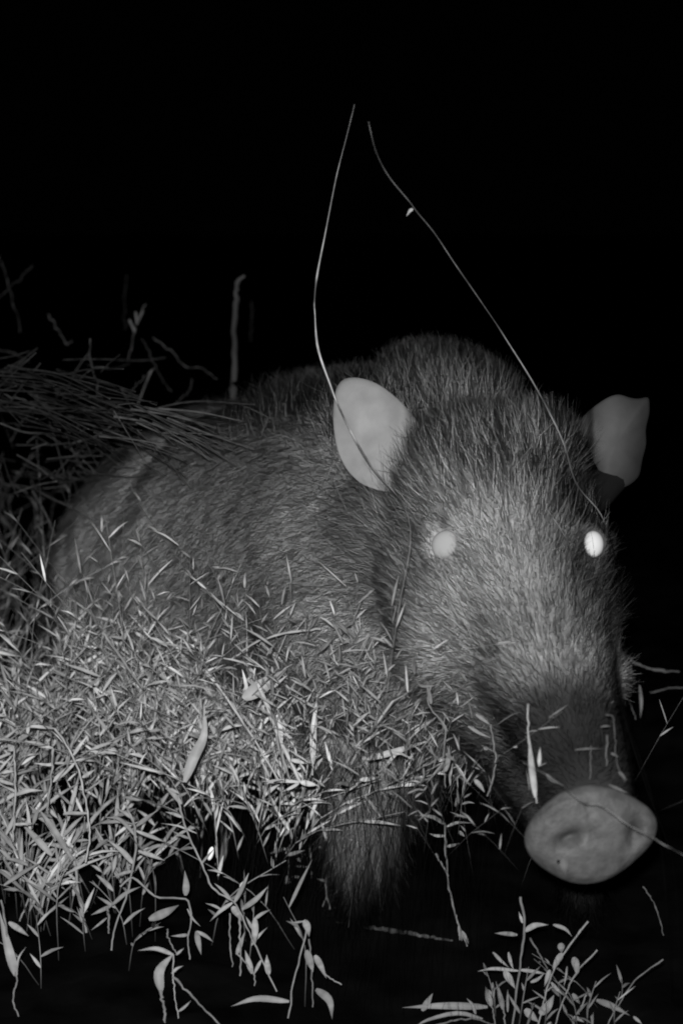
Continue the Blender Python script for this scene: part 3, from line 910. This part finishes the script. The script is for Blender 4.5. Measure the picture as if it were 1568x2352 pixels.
plant('twig', 'dim forked twig pointing left at the right edge level with the jaw', 'twig', c2, (1552, 276),
      [([(1552, 276), (1450, 268), (1365, 232)], 10), ([(1440, 262), (1380, 245), (1360, 215)], 7)], [([(1500, 270), (1420, 262)], 10)], .34, d=2.5, group=GT)
plant('twig', 'dim small leaf on a hanging stem right of the jaw', 'twig', c2, (1385, 460),
      [([(1385, 460), (1370, 410), (1358, 390)], 7)], [([(1400, 328), (1403, 455)], 15)], .36, d=2.4, group=GT)
plant('twig', 'short level twig at the right edge below the forked one', 'twig', c2, (1568, 338),
      [([(1590, 340), (1530, 338), (1440, 356)], 9)], [], .30, d=2.5, group=GT)
plant('twig', 'faint slanting twig below the right end of the snout', 'twig', c2, (1492, 1290),
      [([(1492, 1290), (1470, 1205), (1445, 1150), (1412, 1102)], 9)], [], .25, group=GT)

# long culms rising above the boar
def culm(name, label, pts, dd, w, tone, foot=.2):
    q = np.array([P(u, v, d) for (u, v), d in zip(pts, dd)])
    root = q[0].copy()
    e = empty(name, root); tag(e, label, 'grass stalk', 'long thin grass stalks arching over the boar')
    n = 90
    s = spline(q, n) - root
    wid = np.interp(np.linspace(0, 1, n), np.linspace(0, 1, len(w)), w) * 1.9 / F * .5 * .45
    fl = 1 + .22 * np.convolve(R.randn(n), [.3, .4, .3], 'same')
    foot_fade = np.interp(np.linspace(0, 1, n), [0, foot * .85, foot, 1], [.008, .015, 1, 1] if tone < .6 else [.25, .42, 1, 1])  # stalk gets darker and thinner toward its foot
    m = MB(); tube(m, s, wid * fl * np.interp(foot_fade, [.1, 1], [.6, 1]), foot_fade * tone * (1 + .7 * np.convolve(R.randn(n), [.3, .4, .3], 'same')).clip(.25, 2), 6)
    m.build('stem', M_stem, e)
    return e, s, root


A = [(800, 2130), (830, 1900), (880, 1640), (915, 1400), (942, 1250), (932, 1172), (902, 1127), (857, 1077), (818, 1015), (779, 937), (759, 886),
     (730, 800), (723, 720), (722, 690), (728, 632), (746, 540), (772, 407), (792, 328), (814, 240)]
dA = [2.03, 1.90, 1.82, 1.80, 1.79, 1.80, 1.82, 1.84, 1.86, 1.88, 1.9, 1.92, 1.95, 1.96, 1.98, 2.02, 2.08, 2.12, 2.18]
ca = culm('grass_stalk', 'long grass stalk crossing the near ear and bending up to a fine tip', A, dA,
          [6, 6, 6, 6, 6, 7, 8, 9, 9, 9, 9, 12, 6, 10, 12, 7, 6, 5, 4], .90, .38)
B = [(1560, 2260), (1545, 1990), (1480, 1800), (1412, 1560), (1425, 1380), (1406, 1260), (1378, 1180), (1322, 1110), (1290, 1010), (1230, 890), (1160, 777), (1135, 738), (1078, 655),
     (1040, 600), (997, 535), (959, 489), (939, 462), (891, 403), (862, 345), (846, 280)]
dB = [1.74, 1.72, 1.70, 1.72, 1.76, 1.8, 1.82, 1.825, 1.835, 1.86, 1.90, 1.94, 2.06, 2.1, 2.14, 2.18, 2.2, 2.24, 2.28, 2.3]
cb_ = culm('grass_stalk', 'long grass stalk rising past the far ear and leaning left to its tip', B, dB,
           [5, 4, 4, 4, 5, 5, 5, 6, 8, 7, 7, 6, 6, 6, 6, 7, 6, 7, 5, 4], .50, .33)
m = MB(); leaf(m, spline([P(948, 480, 2.18) - cb_[2], P(941, 484, 2.18) - cb_[2], P(933, 497, 2.18) - cb_[2]], 6), .0035, .9)
m.build('leaf', M_grass, cb_[0])
culm('grass_stalk', 'short grass stalk slanting down the far brow beside the eye', [(1540, 2290), (1500, 1850), (1340, 1420), (1303, 1250), (1255, 1170)],
     [1.73, 1.60, 1.68, 1.80, 1.84], [5, 4, 4, 8, 7], .5, .74)
culm('grass_stalk', 'grass stalk crossing the snout towards the right edge', [(1640, 2200), (1610, 2010), (1515, 1935), (1438, 1892), (1378, 1850), (1336, 1842), (1270, 1790), (1200, 1750)],
     [1.70, 1.55, 1.56, 1.57, 1.58, 1.58, 1.6, 1.62], [3, 3, 3.5, 4, 4, 4, 3, 2.5], .33, 0.05)

# behind the boar at the left
st = MB()
a0 = P(*c3(1045, 900), 2.72)
root = np.array([a0[0], a0[1], float(terrain(a0[0], a0[1])) - .02])
e = empty('wooden_stake', root); tag(e, 'thin upright stake with a hooked tip behind the back of the boar', 'stake')
q = spline(np.vstack([[0, 0, 0], pts3(c3, [(1045, 900), (1048, 700), (1050, 500), (1058, 330), (1062, 260)], 2.72, 2.76) - root]), 30)
q[1:-1] += R.normal(0, .0008, (28, 3))
tube(st, q, np.linspace(.0050, .0026, 30) * (1 + .14 * R.randn(30)), .5, 8); st.build('shaft', M_bark, e)
st = MB(); q = spline(pts3(c3, [(1061, 262), (1072, 245), (1095, 228)], 2.76, 2.75) - root, 8)
tube(st, q, np.linspace(.0036, .002, 8), .7, 6); st.build('hook', M_bark, e)

GB = 'thin dry stalks behind the rump'
for lab, pts, w, d, tone in (
        ('faint stalk crossing another at the left edge high above the grass', [(90, 480), (60, 340), (30, 240), (0, 140)], 7, 3.0, 1.0),
        ('faint stalk slanting up right across the one at the left edge', [(-20, 340), (40, 285), (95, 235), (150, 180)], 7, 3.0, .8),
        ('short thick stalk slanting down right above the straw', [(215, 400), (250, 450), (300, 530), (325, 520)], 13, 2.9, .8),
        ('forked stalk standing above the straw with a bushy top', [(575, 600), (600, 500), (615, 440), (655, 355)], 12, 2.9, .9),
        ('faint dotted stalk standing between the forked stalk and the stake', [(560, 470), (560, 330), (570, 225)], 6, 3.2, .6),
        ('straight stalk leaning right beside the forked stalk', [(770, 745), (700, 640), (635, 510)], 11, 2.85, .6),
        ('pale stalk slanting down right towards the stake', [(970, 690), (900, 640), (830, 635), (770, 565), (685, 505)], 10, 2.85, .9),
        ('bent stalk rising between the straw and the stake', [(780, 805), (840, 750), (860, 690)], 9, 2.8, .8),
        ('pair of crossed stalks below the forked stalk', [(570, 800), (600, 730), (640, 690), (690, 640)], 10, 2.75, .7),
        ('thick bent stalk running down into the straw', [(405, 510), (410, 620), (440, 740), (500, 830), (620, 880)], 20, 2.55, .5),
        ('thick stalk lying down over the rump among the straw', [(810, 915), (860, 980), (940, 1050), (935, 1095)], 20, 2.24, .7),
        ('faint short stalk just right of the stake', [(1125, 520), (1124, 430), (1128, 340)], 6, 3.2, .6),
        ('level stalk at the left edge above the straw', [(-30, 552), (60, 575), (135, 615)], 9, 2.9, .8),
        ('long level stalk along the top of the straw', [(-20, 750), (90, 780), (250, 822), (480, 820)], 12, 2.5, .8)):
    q = spline(pts3(c3, pts, d, d), 22)
    q[1:-1] += R.normal(0, .0012, (20, 3))
    root = q[0].copy()
    m = MB(); tube(m, q - root, w * .5126 * d / F * .5 * .40 * (1 + .25 * R.randn(22)).clip(.4, 1.6), .6 * tone * (1 + .3 * R.randn(22)).clip(.3, 1.7), 5)
    if 'forked' in lab and 'standing above' in lab:
        for aa, bb in (((605, 480), (580, 425)), ((615, 445), (608, 390)), ((620, 430), (640, 385))):
            tube(m, pts3(c3, [aa, bb], d, d) - root, .0018, tone, 5)
    if 'pair' in lab:
        tube(m, spline(pts3(c3, [(620, 800), (650, 720), (680, 650)], d, d), 8) - root, .0014, tone, 5)
    o = m.build('dry_stalk', M_dry); o.location = root
    tag(o, lab, 'dry stalk', GB)

# fallen stick on the bare ground
pp = []
for a, b in ((50, 552), (200, 575), (300, 592), (420, 612), (560, 635)):
    u, v = c6(a, b); pp.append(P(u, v, ground_depth(u, v)) + [0, 0, .004])
root = pp[0].copy()
m = MB(); q = spline(np.array(pp) - root, 40); q[1:-1] += R.normal(0, .0006, (38, 3))
tube(m, q, np.interp(np.linspace(0, 1, 40), [0, .3, .6, 1], [.0009, .0020, .0022, .0010]) * (1 + .2 * R.randn(40)), .60 * (1 + .25 * R.randn(40)).clip(.4, 1.6), 7)
o = m.build('fallen_stick', M_bark); o.location = root
tag(o, 'thin grey stick lying on the bare ground left of the lone sprig', 'stick')
